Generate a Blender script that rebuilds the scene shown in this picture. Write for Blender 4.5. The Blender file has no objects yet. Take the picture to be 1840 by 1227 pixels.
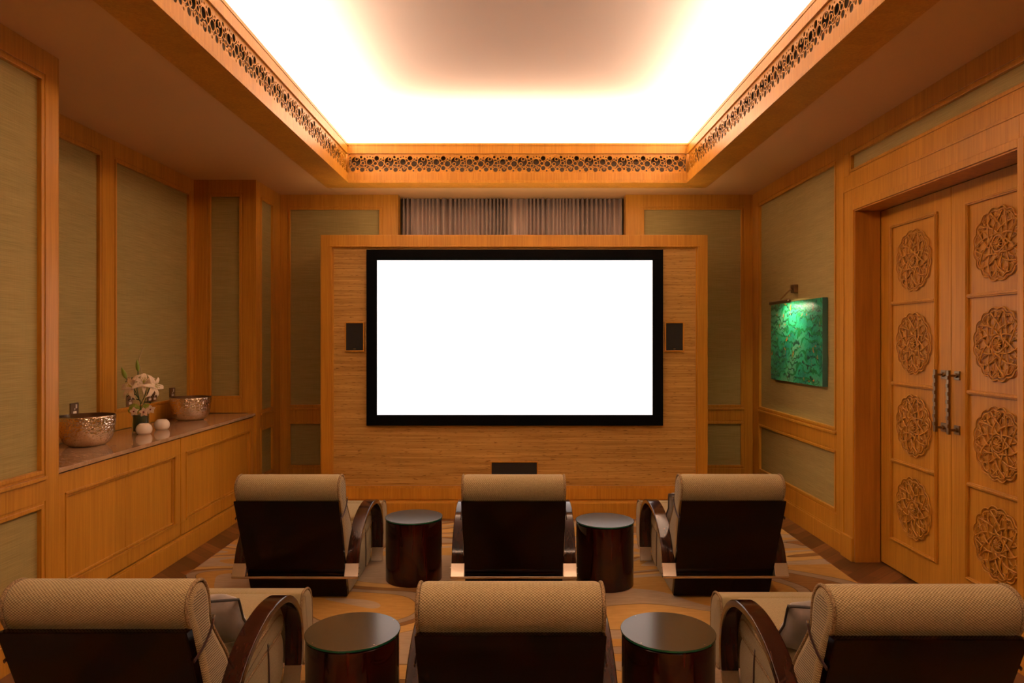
import bpy, bmesh, math, random
from math import sin, cos, pi, radians, sqrt, atan2
from mathutils import Vector, Matrix, geometry
random.seed(7)
SC = bpy.context.scene
COL = SC.collection

# ------------------------------------------------------------------ materials
def hexc(r, g, b):
    f = lambda c: ((c/255)/12.92 if c/255 <= .04045 else ((c/255+.055)/1.055)**2.4)
    return (f(r), f(g), f(b), 1)

class NT:
    def __init__(s, name):
        s.m = bpy.data.materials.new(name); s.m.use_nodes = True
        s.t = s.m.node_tree; s.b = s.t.nodes['Principled BSDF']
    def n(s, typ, **kw):
        nd = s.t.nodes.new(typ)
        for k, v in kw.items():
            if k.startswith('i_'):
                nd.inputs[k[2:].replace('_', ' ')].default_value = v
            else: setattr(nd, k, v)
        return nd
    def l(s, a, b): s.t.links.new(a, b)
    def coord(s, kind='Object', scale=(1,1,1), rot=(0,0,0)):
        tc = s.n('ShaderNodeTexCoord'); mp = s.n('ShaderNodeMapping')
        mp.inputs['Scale'].default_value = scale; mp.inputs['Rotation'].default_value = rot
        s.l(tc.outputs[kind], mp.inputs['Vector']); return mp.outputs['Vector']
    def noise(s, vec, scale=1, detail=3, rough=.5, dist=0):
        n = s.n('ShaderNodeTexNoise'); n.inputs['Scale'].default_value = scale
        n.inputs['Detail'].default_value = detail; n.inputs['Roughness'].default_value = rough
        n.inputs['Distortion'].default_value = dist
        s.l(vec, n.inputs['Vector']); return n.outputs['Fac']
    def ramp(s, fac, stops, interp='LINEAR'):
        r = s.n('ShaderNodeValToRGB'); r.color_ramp.interpolation = interp
        e = r.color_ramp.elements
        while len(e) < len(stops): e.new(.5)
        for i, (p, c) in enumerate(stops):
            e[i].position = p; e[i].color = c if len(c) == 4 else (*c, 1)
        s.l(fac, r.inputs['Fac']); return r.outputs['Color']
    def mix(s, fac, a, b, mode='MIX'):
        m = s.n('ShaderNodeMix', data_type='RGBA', blend_type=mode)
        for sock, v in ((m.inputs[0], fac), (m.inputs[6], a), (m.inputs[7], b)):
            if isinstance(v, (int, float, tuple)): sock.default_value = v
            else: s.l(v, sock)
        return m.outputs[2]
    def math(s, op, a, b=0.0, c=0.0):
        m = s.n('ShaderNodeMath', operation=op)
        for i, v in enumerate((a, b, c)):
            if isinstance(v, (int, float)): m.inputs[i].default_value = v
            else: s.l(v, m.inputs[i])
        return m.outputs[0]
    def bump(s, h, strength=.3, dist=.002):
        b = s.n('ShaderNodeBump'); b.inputs['Strength'].default_value = strength
        b.inputs['Distance'].default_value = dist
        s.l(h, b.inputs['Height']); s.l(b.outputs['Normal'], s.b.inputs['Normal'])
    def set(s, **kw):
        for k, v in kw.items():
            k = {'color':'Base Color','rough':'Roughness','metal':'Metallic','spec':'Specular IOR Level','coat':'Coat Weight',
                 'coatr':'Coat Roughness','trans':'Transmission Weight','sheen':'Sheen Weight','ecol':'Emission Color','estr':'Emission Strength','ior':'IOR'}[k]
            if hasattr(v, 'is_linked') or hasattr(v, 'links'): s.l(v, s.b.inputs[k])
            else: s.b.inputs[k].default_value = v
        return s.m

M = {}
def plain(name, color, rough=.5, **kw):
    t = NT(name); M[name] = t.set(color=(*color, 1) if len(color) == 3 else color, rough=rough, **kw); return M[name]

def wood(name, c1, c2, rough=.38, grain=(70, 70, 2.2), strip=9.0):
    t = NT(name)
    v = t.coord('Object', grain)
    n1 = t.noise(v, 1, 4, .6, .4)
    v2 = t.coord('Object', (3, 3, .3)); n2 = t.noise(v2, 1.5, 2)
    c = t.ramp(n1, [(.3, c1), (.7, c2)])
    # veneer leaves: slight tone change from one leaf to the next
    vs = t.coord('Object', (strip, strip, .001)); w = t.n('ShaderNodeTexVoronoi'); t.l(vs, w.inputs['Vector']); w.inputs['Scale'].default_value = 1
    tone = t.ramp(w.outputs['Color'], [(0, (.90, .90, .90)), (1, (1.06, 1.06, 1.06))])
    c = t.mix(1.0, c, tone, 'MULTIPLY')
    c = t.mix(.35, c, t.ramp(n2, [(.3, (.85, .82, .8)), (.7, (1.1, 1.1, 1.1))]), 'MULTIPLY')
    t.bump(n1, .08, .001)
    M[name] = t.set(color=c, rough=rough, spec=.3); return M[name]
wood('oak', (.43, .184, .017), (.57, .268, .030))
wood('oak_jamb', (.35, .138, .016), (.53, .225, .028), grain=(26, 26, 1.6), strip=3)

def grasscloth():
    t = NT('grasscloth')
    n1 = t.noise(t.coord('Object', (5, 5, 260)), 1, 3, .6)
    n2 = t.noise(t.coord('Object', (200, 200, 6)), 1, 2)
    n3 = t.noise(t.coord('Object', (1.2, 1.2, 14)), 1.3, 3)
    c = t.ramp(n1, [(.25, (.27, .205, .068)), (.75, (.41, .32, .118))])
    c = t.mix(.35, c, t.ramp(n3, [(.3, (.8, .82, .75)), (.7, (1.12, 1.1, 1.1))]), 'MULTIPLY')
    c = t.mix(.25, c, t.ramp(n2, [(.3, (.8, .8, .8)), (.7, (1.1, 1.1, 1.1))]), 'MULTIPLY')
    t.bump(n1, .25, .001)
    M['grasscloth'] = t.set(color=c, rough=.75, spec=.2)
grasscloth()

def bamboo():
    t = NT('bamboo')
    n1 = t.noise(t.coord('Object', (1.6, 1, 150)), 1, 3, .65)
    n2 = t.noise(t.coord('Object', (14, 1, 120)), 1, 2, .5)
    n3 = t.noise(t.coord('Object', (.6, 1, 25)), 1, 3, .6)
    c = t.ramp(n1, [(.28, (.23, .10, .018)), (.45, (.46, .25, .055)), (.72, (.62, .37, .10))])
    c = t.mix(1.0, c, t.ramp(n2, [(.30, (.42, .34, .26)), (.40, (1, 1, 1))]), 'MULTIPLY')
    c = t.mix(.7, c, t.ramp(n3, [(.35, (.72, .68, .6)), (.62, (1.1, 1.1, 1.1))]), 'MULTIPLY')
    t.bump(n1, .6, .004)
    M['bamboo'] = t.set(color=c, rough=.5, spec=.3)
bamboo()

plain('ceiling_paint', (.62, .37, .15), .65, spec=.3)
plain('cove_paint', (.85, .80, .77), .8, spec=.1)
plain('black_frame', (.002, .002, .002), .85, spec=.08)
plain('speaker_cloth', (.010, .007, .005), .8)
plain('duct_dark', (.12, .09, .055), .8)
plain('gap_dark', (.01, .005, .003), .8)
plain('white_plastic', (.75, .68, .6), .4)
plain('white_ceramic', (.78, .68, .55), .35)
t = NT('screen_white'); M['screen_white'] = t.set(color=(.8, .8, .8, 1), rough=.9, spec=0.0, ecol=(1, 1, 1, 1), estr=1.0)  # emission added so the screen shows pure white; the screen itself is no light source
t = NT('steel_brushed'); n = t.noise(t.coord('Object', (400, 400, 6)), 1, 2)
M['steel_brushed'] = t.set(color=t.ramp(n, [(.3, (.54, .46, .36)), (.7, (.60, .51, .41))]), metal=1.0, rough=.32)
t = NT('steel_rod'); M['steel_rod'] = t.set(color=(.62, .54, .44, 1), metal=1.0, rough=.2)
t = NT('bronze_plate'); M['bronze_plate'] = t.set(color=(.30, .20, .12, 1), metal=1.0, rough=.35)
t = NT('nickel_handle'); M['nickel_handle'] = t.set(color=(.30, .21, .12, 1), metal=1.0, rough=.3)

def lacquer():
    t = NT('lacquer')
    n = t.noise(t.coord('Object', (9, 9, 1.1)), 1.3, 4, .6, .8)
    c = t.ramp(n, [(.35, (.0012, .0004, .0003)), (.7, (.010, .0014, .0006))])
    M['lacquer'] = t.set(color=c, rough=.12, spec=.2)
    t = NT('lacquer_arm')
    n = t.noise(t.coord('Object', (30, 6, 6)), 1.3, 4, .6, .8)
    c = t.ramp(n, [(.35, (.018, .005, .0025)), (.7, (.045, .012, .005))])
    M['lacquer_arm'] = t.set(color=c, rough=.13, spec=.4, coat=.2, coatr=.06)
    t = NT('lacquer_table')
    n = t.noise(t.coord('Object', (13, 13, .8)), 1.3, 4, .6, .5)
    c = t.ramp(n, [(.38, (.002, .0006, .0004)), (.66, (.042, .0035, .001))])
    M['lacquer_table'] = t.set(color=c, rough=.11, spec=.4, coat=.2, coatr=.03)
lacquer()

def weave(name, c1, c2, c3, px=.0056, pz=.0046, ribs=False):
    t = NT(name)
    tc = t.n('ShaderNodeTexCoord'); sp = t.n('ShaderNodeSeparateXYZ'); t.l(tc.outputs['UV'], sp.inputs[0])
    a = t.math('SINE', t.math('MULTIPLY', sp.outputs[0], pi/px)); b = t.math('SINE', t.math('MULTIPLY', sp.outputs[1], pi/pz))
    if ribs: h = t.math('ADD', t.math('MULTIPLY', b, .45), .5)
    else: h = t.math('ADD', t.math('MULTIPLY', t.math('MULTIPLY', a, b), .5), .5)
    nz = t.noise(t.coord('UV', (90, 90, 1)), 1, 2)
    h2 = t.math('ADD', h, t.math('MULTIPLY', t.math('SUBTRACT', nz, .5), .5))
    c = t.ramp(h2, [(.12, c1), (.5, c2), (.85, c3)])
    t.bump(h, .7, .0022)
    M[name] = t.set(color=c, rough=.85, spec=.15, sheen=.15)
weave('tweed', (.18, .122, .055), (.33, .245, .115), (.48, .38, .20))
weave('tweed_fine', (.20, .14, .060), (.33, .25, .115), (.42, .33, .165), px=.0036, pz=.0032)
weave('tweed_rib', (.10, .066, .027), (.29, .22, .11), (.40, .32, .175), ribs=True, pz=.0045)
t = NT('piping'); n = t.noise(t.coord('Object', (300, 300, 300)), 1, 1)
M['piping'] = t.set(color=t.ramp(n, [(.35, (.14, .085, .04)), (.65, (.36, .25, .13))]), rough=.85, spec=.1)
plain('leather_strap', (.05, .016, .009), .45)
t = NT('grey_velvet'); n = t.noise(t.coord('Object', (14, 14, 6)), 1, 3, .5, .6)
M['grey_velvet'] = t.set(color=t.ramp(n, [(.3, (.13, .105, .09)), (.7, (.26, .21, .18))]), rough=.5, sheen=.5)
plain('grey_piping', (.05, .04, .035), .6)

t = NT('clear_glass'); M['clear_glass'] = t.set(color=(.85, .97, .9, 1), rough=.02, trans=1.0, ior=1.5)
plain('glass_edge', (.008, .11, .05), .1)
t = NT('tinted_glass')
M['tinted_glass'] = t.set(color=(.062, .045, .022, 1), rough=.14, spec=.4)

t = NT('hammered_metal'); v = t.n('ShaderNodeTexVoronoi', feature='SMOOTH_F1'); v.inputs['Scale'].default_value = 85; t.l(t.coord('Object'), v.inputs['Vector'])
t.bump(v.outputs['Distance'], .8, .008)
M['hammered_metal'] = t.set(color=(.78, .66, .50, 1), metal=1.0, rough=.10)
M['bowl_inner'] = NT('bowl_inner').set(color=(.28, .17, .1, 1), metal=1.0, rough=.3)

def marble():
    t = NT('marble')
    n1 = t.noise(t.coord('Object'), 4, 4, .5, .5); n2 = t.noise(t.coord('Object'), 7, 4, .5, 1.0)
    c = t.ramp(n1, [(.3, (.34, .20, .10)), (.6, (.44, .28, .155))])
    c = t.mix(t.ramp(n2, [(.47, (0, 0, 0)), (.5, (.3, .3, .3)), (.53, (0, 0, 0))]), c, (.62, .45, .3, 1))
    M['marble'] = t.set(color=c, rough=.08, spec=.55)
marble()

def floor_mats():
    t = NT('parquet')
    tc = t.n('ShaderNodeTexCoord'); sp = t.n('ShaderNodeSeparateXYZ'); t.l(tc.outputs['Object'], sp.inputs[0])
    ax = t.math('ABSOLUTE', sp.outputs[0])
    cb = t.n('ShaderNodeCombineXYZ'); t.l(ax, cb.inputs[0]); t.l(sp.outputs[1], cb.inputs[1])
    mp = t.n('ShaderNodeMapping'); mp.inputs['Rotation'].default_value = (0, 0, radians(-42)); t.l(cb.outputs[0], mp.inputs['Vector'])
    br = t.n('ShaderNodeTexBrick'); t.l(mp.outputs[0], br.inputs['Vector'])
    br.inputs['Scale'].default_value = 1; br.inputs['Brick Width'].default_value = .6; br.inputs['Row Height'].default_value = .085
    br.inputs['Mortar Size'].default_value = .0012; br.inputs['Color1'].default_value = (.075, .030, .010, 1)
    br.inputs['Color2'].default_value = (.235, .095, .030, 1); br.inputs['Mortar'].default_value = (.02, .008, .003, 1)
    mp2 = t.n('ShaderNodeMapping'); mp2.inputs['Scale'].default_value = (3, 50, 1); t.l(mp.outputs[0], mp2.inputs['Vector'])
    n = t.noise(mp2.outputs[0], 1, 4, .6, .5)
    c = t.mix(.6, br.outputs['Color'], t.ramp(n, [(.3, (.6, .55, .5)), (.7, (1.2, 1.2, 1.2))]), 'MULTIPLY')
    M['parquet'] = t.set(color=c, rough=.34, spec=.4)
    # rug: flowing leaf-shaped fields in gold, taupe and brown with fine dark outlines
    t = NT('rug_wool')
    vec = t.coord('Object', (1.0, 2.6, 1), (0, 0, radians(14)))
    nz = t.n('ShaderNodeTexNoise'); nz.inputs['Scale'].default_value = .55; nz.inputs['Detail'].default_value = .0; t.l(vec, nz.inputs['Vector'])
    ad = t.n('ShaderNodeVectorMath', operation='MULTIPLY_ADD'); t.l(nz.outputs['Color'], ad.inputs[0]); ad.inputs[1].default_value = (3.4, 2.8, 0); t.l(vec, ad.inputs[2])
    n = t.n('ShaderNodeTexNoise'); n.inputs['Scale'].default_value = .62; n.inputs['Detail'].default_value = .35; t.l(ad.outputs[0], n.inputs['Vector'])
    fr = t.math('FRACT', t.math('MULTIPLY', n.outputs['Fac'], 3.6))
    gold = (.42, .225, .055); tan = (.48, .28, .085); grey = (.29, .20, .12); brn = (.23, .11, .032); lg = (.36, .255, .155)
    c = t.ramp(fr, [(0, gold), (.27, grey), (.40, brn), (.52, tan), (.74, lg)], 'CONSTANT')
    ln = t.ramp(fr, [(0, (1,)*3), (.262, (.5,)*3), (.275, (1,)*3), (.392, (.5,)*3), (.405, (1,)*3), (.512, (.5,)*3), (.525, (1,)*3), (.732, (.5,)*3), (.745, (1,)*3)], 'CONSTANT')
    pile = t.noise(t.coord('Object', (10, 45, 1)), 1, 4, .6)
    c = t.mix(1.0, c, ln, 'MULTIPLY')
    c = t.mix(.6, c, t.ramp(pile, [(.3, (.78, .75, .7)), (.7, (1.12, 1.12, 1.12))]), 'MULTIPLY')
    t.bump(t.noise(t.coord('Object'), 500, 2), .3, .002)
    M['rug_wool'] = t.set(color=c, rough=.9, spec=.1)
floor_mats()

t = NT('curtain_satin'); n = t.noise(t.coord('Object', (60, 60, 1.5)), 1, 3)
M['curtain_satin'] = t.set(color=t.ramp(n, [(.3, (.33, .245, .19)), (.7, (.55, .42, .33))]), rough=.42, spec=.4, sheen=.3)

def painting():
    t = NT('painted_canvas')
    v = t.coord('Object', (1, 1, 1))
    base = t.ramp(t.noise(v, 3.2, 3), [(.35, (.015, .17, .12)), (.5, (.02, .30, .15)), (.65, (.09, .32, .18))])
    wv = t.n('ShaderNodeTexWave', wave_type='BANDS', bands_direction='Z'); wv.inputs['Scale'].default_value = 5.2
    wv.inputs['Distortion'].default_value = 9; wv.inputs['Detail'].default_value = 2.2; wv.inputs['Detail Scale'].default_value = 2.3; t.l(v, wv.inputs['Vector'])
    brk = t.ramp(t.noise(v, 9, 2), [(.42, (0, 0, 0)), (.5, (1, 1, 1))])
    dark = t.ramp(wv.outputs['Fac'], [(.16, (1, 1, 1)), (.24, (0, 0, 0))])
    c = t.mix(t.mix(1.0, dark, brk, 'MULTIPLY'), base, (.012, .055, .035, 1))
    wv2 = t.n('ShaderNodeTexWave', wave_type='BANDS', bands_direction='Z'); wv2.inputs['Scale'].default_value = 3.4
    wv2.inputs['Distortion'].default_value = 14; wv2.inputs['Detail'].default_value = 2; wv2.inputs['Detail Scale'].default_value = 1.7; wv2.inputs['Phase Offset'].default_value = 2; t.l(v, wv2.inputs['Vector'])
    g = t.ramp(wv2.outputs['Fac'], [(.08, (1, 1, 1)), (.15, (0, 0, 0))])
    c = t.mix(g, c, (.01, .16, .045, 1))
    orn = t.ramp(t.noise(v, 17, 2, .5, .6), [(.66, (0, 0, 0)), (.70, (1, 1, 1))])
    c = t.mix(orn, c, (.38, .13, .02, 1))
    t.bump(t.noise(v, 60, 3), .5, .004)
    M['painted_canvas'] = t.set(color=c, rough=.3, spec=.5)
    M['canvas_side'] = NT('canvas_side').set(color=(.05, .16, .13, 1), rough=.5)
painting()
def petal_mat():
    t = NT('lily_petal'); M['lily_petal'] = t.set(color=(.80, .66, .48, 1), rough=.5)
    t = NT('orchid_petal'); M['orchid_petal'] = t.set(color=(.80, .62, .45, 1), rough=.5)
petal_mat()
plain('orchid_heart', (.28, .02, .03), .5); plain('bud_green', (.24, .34, .035), .45); plain('stem_green', (.03, .075, .02), .5)
plain('leaf_dark', (.02, .045, .012), .4); plain('hydrangea_green', (.34, .42, .06), .6); plain('twig', (.5, .36, .2), .6); plain('pollen', (.55, .5, .06), .6)

# ------------------------------------------------------------------ helpers
def obj(name, bm, mats, parent=None, smooth=None, bevel=None, loc=None):
    bmesh.ops.recalc_face_normals(bm, faces=bm.faces)
    me = bpy.data.meshes.new(name); bm.to_mesh(me); bm.free()
    if smooth is not None:
        me.polygons.foreach_set('use_smooth', [True]*len(me.polygons)); me.set_sharp_from_angle(angle=radians(smooth))
    for m in (mats if isinstance(mats, (list, tuple)) else [mats]): me.materials.append(M[m])
    o = bpy.data.objects.new(name, me); COL.objects.link(o)
    if parent: o.parent = parent
    if loc: o.location = loc
    if bevel:
        md = o.modifiers.new('bevel', 'BEVEL'); md.width = bevel; md.segments = 2; md.limit_method = 'ANGLE'; md.angle_limit = radians(40); md.harden_normals = False
    return o
def tag(o, label=None, cat=None, group=None, kind=None):
    if label: o['label'] = label
    if cat: o['category'] = cat
    if group: o['group'] = group
    if kind: o['kind'] = kind
    return o
def empty(name, loc=(0,0,0), rz=0):
    o = bpy.data.objects.new(name, None); COL.objects.link(o); o.location = loc; o.rotation_euler = (0, 0, rz); o.empty_display_size = .1; return o
def struct(name, bm, mats, parent=None, bevel=None):
    o = obj(name, bm, mats, parent, bevel=bevel)
    if not parent: o['kind'] = 'structure'
    return o
def copy_tree(o, parent=None):
    c = o.copy(); COL.objects.link(c); c.parent = parent
    for ch in list(o.children): copy_tree(ch, c)
    return c
def box(bm, a, b, mat=0):
    x0, x1 = sorted((a[0], b[0])); y0, y1 = sorted((a[1], b[1])); z0, z1 = sorted((a[2], b[2]))
    vs = [bm.verts.new((x, y, z)) for x in (x0, x1) for y in (y0, y1) for z in (z0, z1)]
    for f in ((0,1,3,2),(4,6,7,5),(0,4,5,1),(2,3,7,6),(0,2,6,4),(1,5,7,3)):
        fc = bm.faces.new([vs[i] for i in f]); fc.material_index = mat
def new(): return bmesh.new()
# wall frames: (s along the wall, t up, d out into the room)
LEFT = lambda x: (lambda s, t, d: (x + d, s, t))
RIGHT = lambda x: (lambda s, t, d: (x - d, s, t))
FAR = lambda y: (lambda s, t, d: (s, y - d, t))
def wbox(bm, W, s0, s1, t0, t1, d0, d1, mat=0): box(bm, W(s0, t0, d0), W(s1, t1, d1), mat)
def ring(bm, W, s0, s1, t0, t1, w, d0, d1, mat=0):
    wbox(bm, W, s0, s1, t1-w, t1, d0, d1, mat); wbox(bm, W, s0, s1, t0, t0+w, d0, d1, mat)
    wbox(bm, W, s0, s0+w, t0+w, t1-w, d0, d1, mat); wbox(bm, W, s1-w, s1, t0+w, t1-w, d0, d1, mat)
def bead(bm, W, s0, s1, t0, t1):
    ring(bm, W, s0-.001, s1+.001, t0-.001, t1+.001, .017, -.002, .016)
    ring(bm, W, s0+.014, s1-.014, t0+.014, t1-.014, .020, -.002, .023)
def wainscot(bm, W, s0, s1, openings, lower=True, rail=(.745, .87), base=True, z0=.15, D=.02, ztop=3.02):
    """stiles and rails around rectangular openings; openings = [(s0,s1)]"""
    edges = [s0]
    for a, b in openings: edges += [a, b]
    edges.append(s1)
    for i in range(0, len(edges), 2):
        if edges[i+1]-edges[i] > .004: wbox(bm, W, edges[i], edges[i+1], z0, ztop, 0, D)
    for a, b in openings:
        wbox(bm, W, a, b, 2.90, ztop, 0, D)
        if lower:
            wbox(bm, W, a, b, rail[0], rail[1], 0, D); wbox(bm, W, a, b, z0, .262, 0, D)
            wbox(bm, W, a, b, rail[1]-.016, rail[1]+.002, 0, D+.012)
            bead(bm, W, a, b, rail[1], 2.90); bead(bm, W, a, b, .262, rail[0])
        else:
            wbox(bm, W, a, b, z0, rail[1], 0, D); bead(bm, W, a, b, rail[1], 2.90)
    if base:
        wbox(bm, W, s0, s1, 0, .138, 0, D+.012); wbox(bm, W, s0, s1, .138, .150, 0, D+.004)

def cat(pts, closed=True, n=6):
    """Catmull-Rom resample of 2D/3D tuples"""
    P = [Vector(p) for p in pts]; N = len(P); out = []
    rng = range(N) if closed else range(N-1)
    for i in rng:
        if closed: a, b, c, d = P[i-1], P[i], P[(i+1) % N], P[(i+2) % N]
        else: a, b, c, d = P[max(i-1, 0)], P[i], P[i+1], P[min(i+2, N-1)]
        for k in range(n):
            u = k/n
            out.append(.5*((2*b)+(c-a)*u+(2*a-5*b+4*c-d)*u*u+(3*b-a-3*c+d)*u**3))
    if not closed: out.append(P[-1])
    return out
def tube(bm, pts, r, seg=8, closed=False, flat=None, mat=0, cap=True):
    """tube along 3D points; r number or list; flat=(axis Vector, factor) squashes along an axis"""
    P = [Vector(p) for p in pts]; N = len(P); rings = []
    up = Vector((0, 0, 1))
    t0 = (P[1]-P[0]).normalized()
    if abs(t0.dot(up)) > .95: up = Vector((1, 0, 0))
    nrm = (up - t0*up.dot(t0)).normalized()
    for i in range(N):
        if closed: t = P[(i+1) % N]-P[i-1]
        else: t = P[min(i+1, N-1)]-P[max(i-1, 0)]
        if t.length < 1e-9: t = t0.copy()
        t.normalize(); nrm = nrm - t*nrm.dot(t)
        if nrm.length < 1e-6: nrm = t.orthogonal()
        nrm.normalize(); bn = t.cross(nrm)
        rr = r[i] if isinstance(r, (list, tuple)) else r
        rg = []
        for k in range(seg):
            a = 2*pi*k/seg; off = (nrm*cos(a)+bn*sin(a))*rr
            if flat: ax, f = flat; off = off - ax*off.dot(ax)*(1-f)
            rg.append(bm.verts.new(P[i]+off))
        rings.append(rg)
    for i in range(N if closed else N-1):
        A, B = rings[i], rings[(i+1) % N]
        for k in range(seg):
            f = bm.faces.new((A[k], A[(k+1) % seg], B[(k+1) % seg], B[k])); f.material_index = mat
    if not closed and cap:
        for rg in (rings[0], rings[-1]):
            f = bm.faces.new(rg); f.material_index = mat
def lathe(bm, prof, seg=64, c=(0,0,0), mat=0, closed=False, fn=None):
    rings = []
    for r, z in prof:
        if r < 1e-6: rings.append([bm.verts.new((c[0], c[1], c[2]+z))]); continue
        rg = []
        for k in range(seg):
            a = 2*pi*k/seg; rr = r*(fn(a, z) if fn else 1)
            rg.append(bm.verts.new((c[0]+rr*cos(a), c[1]+rr*sin(a), c[2]+z)))
        rings.append(rg)
    pr = list(zip(rings, rings[1:]+([rings[0]] if closed else [])))
    if not closed: pr = pr[:len(rings)-1]
    for A, B in pr:
        for k in range(seg):
            k2 = (k+1) % seg
            if len(A) == 1 and len(B) == 1: continue
            if len(A) == 1: f = bm.faces.new((A[0], B[k], B[k2]))
            elif len(B) == 1: f = bm.faces.new((A[k], A[k2], B[0]))
            else: f = bm.faces.new((A[k], A[k2], B[k2], B[k]))
            f.material_index = mat
def loft_x(bm, prof, x0, x1, r=.03, nr=5, nx=6, mats=(0, 1)):
    """closed (y,z) profile extruded along x with rounded ends; UV = (x, arc length)"""
    uv = bm.loops.layers.uv.verify()
    N = len(prof); area = sum(prof[i][0]*prof[(i+1) % N][1]-prof[(i+1) % N][0]*prof[i][1] for i in range(N))
    sg = 1 if area > 0 else -1
    nor = []
    for i in range(N):
        t = Vector(prof[(i+1) % N])-Vector(prof[i-1]); t.normalize(); nor.append(Vector((-t.y, t.x))*sg)   # inward
    arc = [0]
    for i in range(N): arc.append(arc[-1]+(Vector(prof[(i+1) % N])-Vector(prof[i])).length)
    secs = []
    for k in range(nr+1):
        a = pi/2*k/nr; secs.append((x0+r*(1-cos(a)), r*(1-sin(a))))
    for k in range(1, nx): secs.append((x0+r+(x1-x0-2*r)*k/nx, 0))
    secs += [(x0+x1-x, ins) for x, ins in reversed(secs[:nr+1])]
    rings = [[bm.verts.new((x, prof[i][0]+nor[i].x*ins, prof[i][1]+nor[i].y*ins)) for i in range(N)] for x, ins in secs]
    for j in range(len(secs)-1):
        A, B = rings[j], rings[j+1]
        for i in range(N):
            i2 = (i+1) % N
            f = bm.faces.new((A[i], A[i2], B[i2], B[i])); f.material_index = mats[0]
            for lp, (xx, vv) in zip(f.loops, ((secs[j][0], arc[i]), (secs[j][0], arc[i+1]), (secs[j+1][0], arc[i+1]), (secs[j+1][0], arc[i]))): lp[uv].uv = (xx, vv)
    for rg in (rings[0], rings[-1]):
        f = bm.faces.new(rg); f.material_index = mats[1]
        for lp in f.loops: lp[uv].uv = (lp.vert.co.y, lp.vert.co.z)
def inset(prof, d):
    N = len(prof); sg = 1 if sum(prof[i][0]*prof[(i+1) % N][1]-prof[(i+1) % N][0]*prof[i][1] for i in range(N)) > 0 else -1; out = []
    for i in range(N):
        t = Vector(prof[(i+1) % N])-Vector(prof[i-1]); t.normalize(); out.append((prof[i][0]-t.y*sg*d, prof[i][1]+t.x*sg*d))
    return out
def prism_x(bm, prof, x0, x1, mat=0):
    A = [bm.verts.new((x0, *p)) for p in prof]; B = [bm.verts.new((x1, *p)) for p in prof]; n = len(prof)
    for i in range(n):
        f = bm.faces.new((A[i], A[(i+1) % n], B[(i+1) % n], B[i])); f.material_index = mat
    bm.faces.new(A).material_index = mat; bm.faces.new(B).material_index = mat
def ribbon_loop(bm, path, thick, x0, x1, taper=None, mat=0):
    """flat band following an open (y,z) path, given thickness, spanning x0..x1"""
    P = [Vector(p) for p in path]; N = len(P); L = []
    for i in range(N):
        t = P[min(i+1, N-1)]-P[max(i-1, 0)]; t.normalize(); n = Vector((-t.y, t.x))
        th = thick if not taper else thick*taper(i/(N-1))
        L.append((P[i]+n*th/2, P[i]-n*th/2))
    R = [[bm.verts.new((x, a.x, a.y)) for x, a in ((x0, o), (x1, o), (x1, i_), (x0, i_))] for o, i_ in L]
    for a, b in zip(R, R[1:]):
        for k in range(4): bm.faces.new((a[k], a[(k+1) % 4], b[(k+1) % 4], b[k])).material_index = mat
    bm.faces.new(R[0]).material_index = mat; bm.faces.new(R[-1]).material_index = mat

# ------------------------------------------------------------------ room dimensions
H = 3.02; XW = 2.4; YF = 7.026; YN = -1.7; XR = -2.97; RY0, RY1 = 3.614, 6.38
CI = (-1.553, 1.573, -.7, 6.40)     # coffer inner opening
CO = (-1.80, 1.80, -.95, 6.615)     # coffer soffit outer edge
UP = 3.66                           # upper ceiling

bm = new(); box(bm, (-3.2, YN-.1, -.1), (2.8, 7.6, 0)); struct('floor', bm, 'parquet')

bm = new()
box(bm, (-3.2, YN, 0), (-XW, RY0, H+.02)); box(bm, (-3.2, RY0, 0), (XR, RY1, H+.02)); box(bm, (-3.2, RY1, 0), (-XW, 7.6, H+.02))
struct('wall_left', bm, 'grasscloth')
bm = new()
DY0, DY1, DZ = 3.28, 4.88, 2.47
box(bm, (XW, YN, 0), (2.8, DY0, H+.02)); box(bm, (XW, DY1, 0), (2.8, 7.6, H+.02)); box(bm, (XW, DY0, DZ), (2.8, DY1, H+.02)); box(bm, (2.64, DY0, 0), (2.8, DY1, DZ))
struct('wall_right', bm, 'grasscloth')
NX0, NX1 = -1.203, 1.113
bm = new()
box(bm, (-XW, YF, 0), (NX0, 7.6, H+.02)); box(bm, (NX1, YF, 0), (XW, 7.6, H+.02)); box(bm, (NX0, 7.42, 0), (NX1, 7.6, H+.02))
struct('wall_far', bm, 'grasscloth')
bm = new(); box(bm, (-XW, YN-.15, 0), (XW, YN, H+.02)); struct('wall_near', bm, 'grasscloth')

# ceiling: lower slab with the coffer opening, cove box and raised upper ceiling
bm = new()
for a, b in (((-3.2, YN, H), (CO[0]+.004, 7.6, H+.05)), ((CO[1]-.004, YN, H), (2.8, 7.6, H+.05)), ((CO[0], YN, H), (CO[1], CO[2]+.004, H+.05)), ((CO[0], CO[3]-.004, H), (CO[1], 7.6, H+.05))): box(bm, a, b)
cx0, cx1, cy0, cy1 = -2.02, 2.04, -1.15, 6.86
for a, b in (((cx0-.05, cy0-.05, H+.05), (cx0, cy1+.05, UP)), ((cx1, cy0-.05, H+.05), (cx1+.05, cy1+.05, UP)), ((cx0, cy1, H+.05), (cx1, cy1+.05, UP)), ((cx0, cy0-.05, H+.05), (cx1, cy0, UP)), ((cx0-.05, cy0-.05, UP), (cx1+.05, cy1+.05, UP+.05))): box(bm, a, b, 1)
struct('ceiling', bm, ['ceiling_paint', 'cove_paint'])

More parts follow.
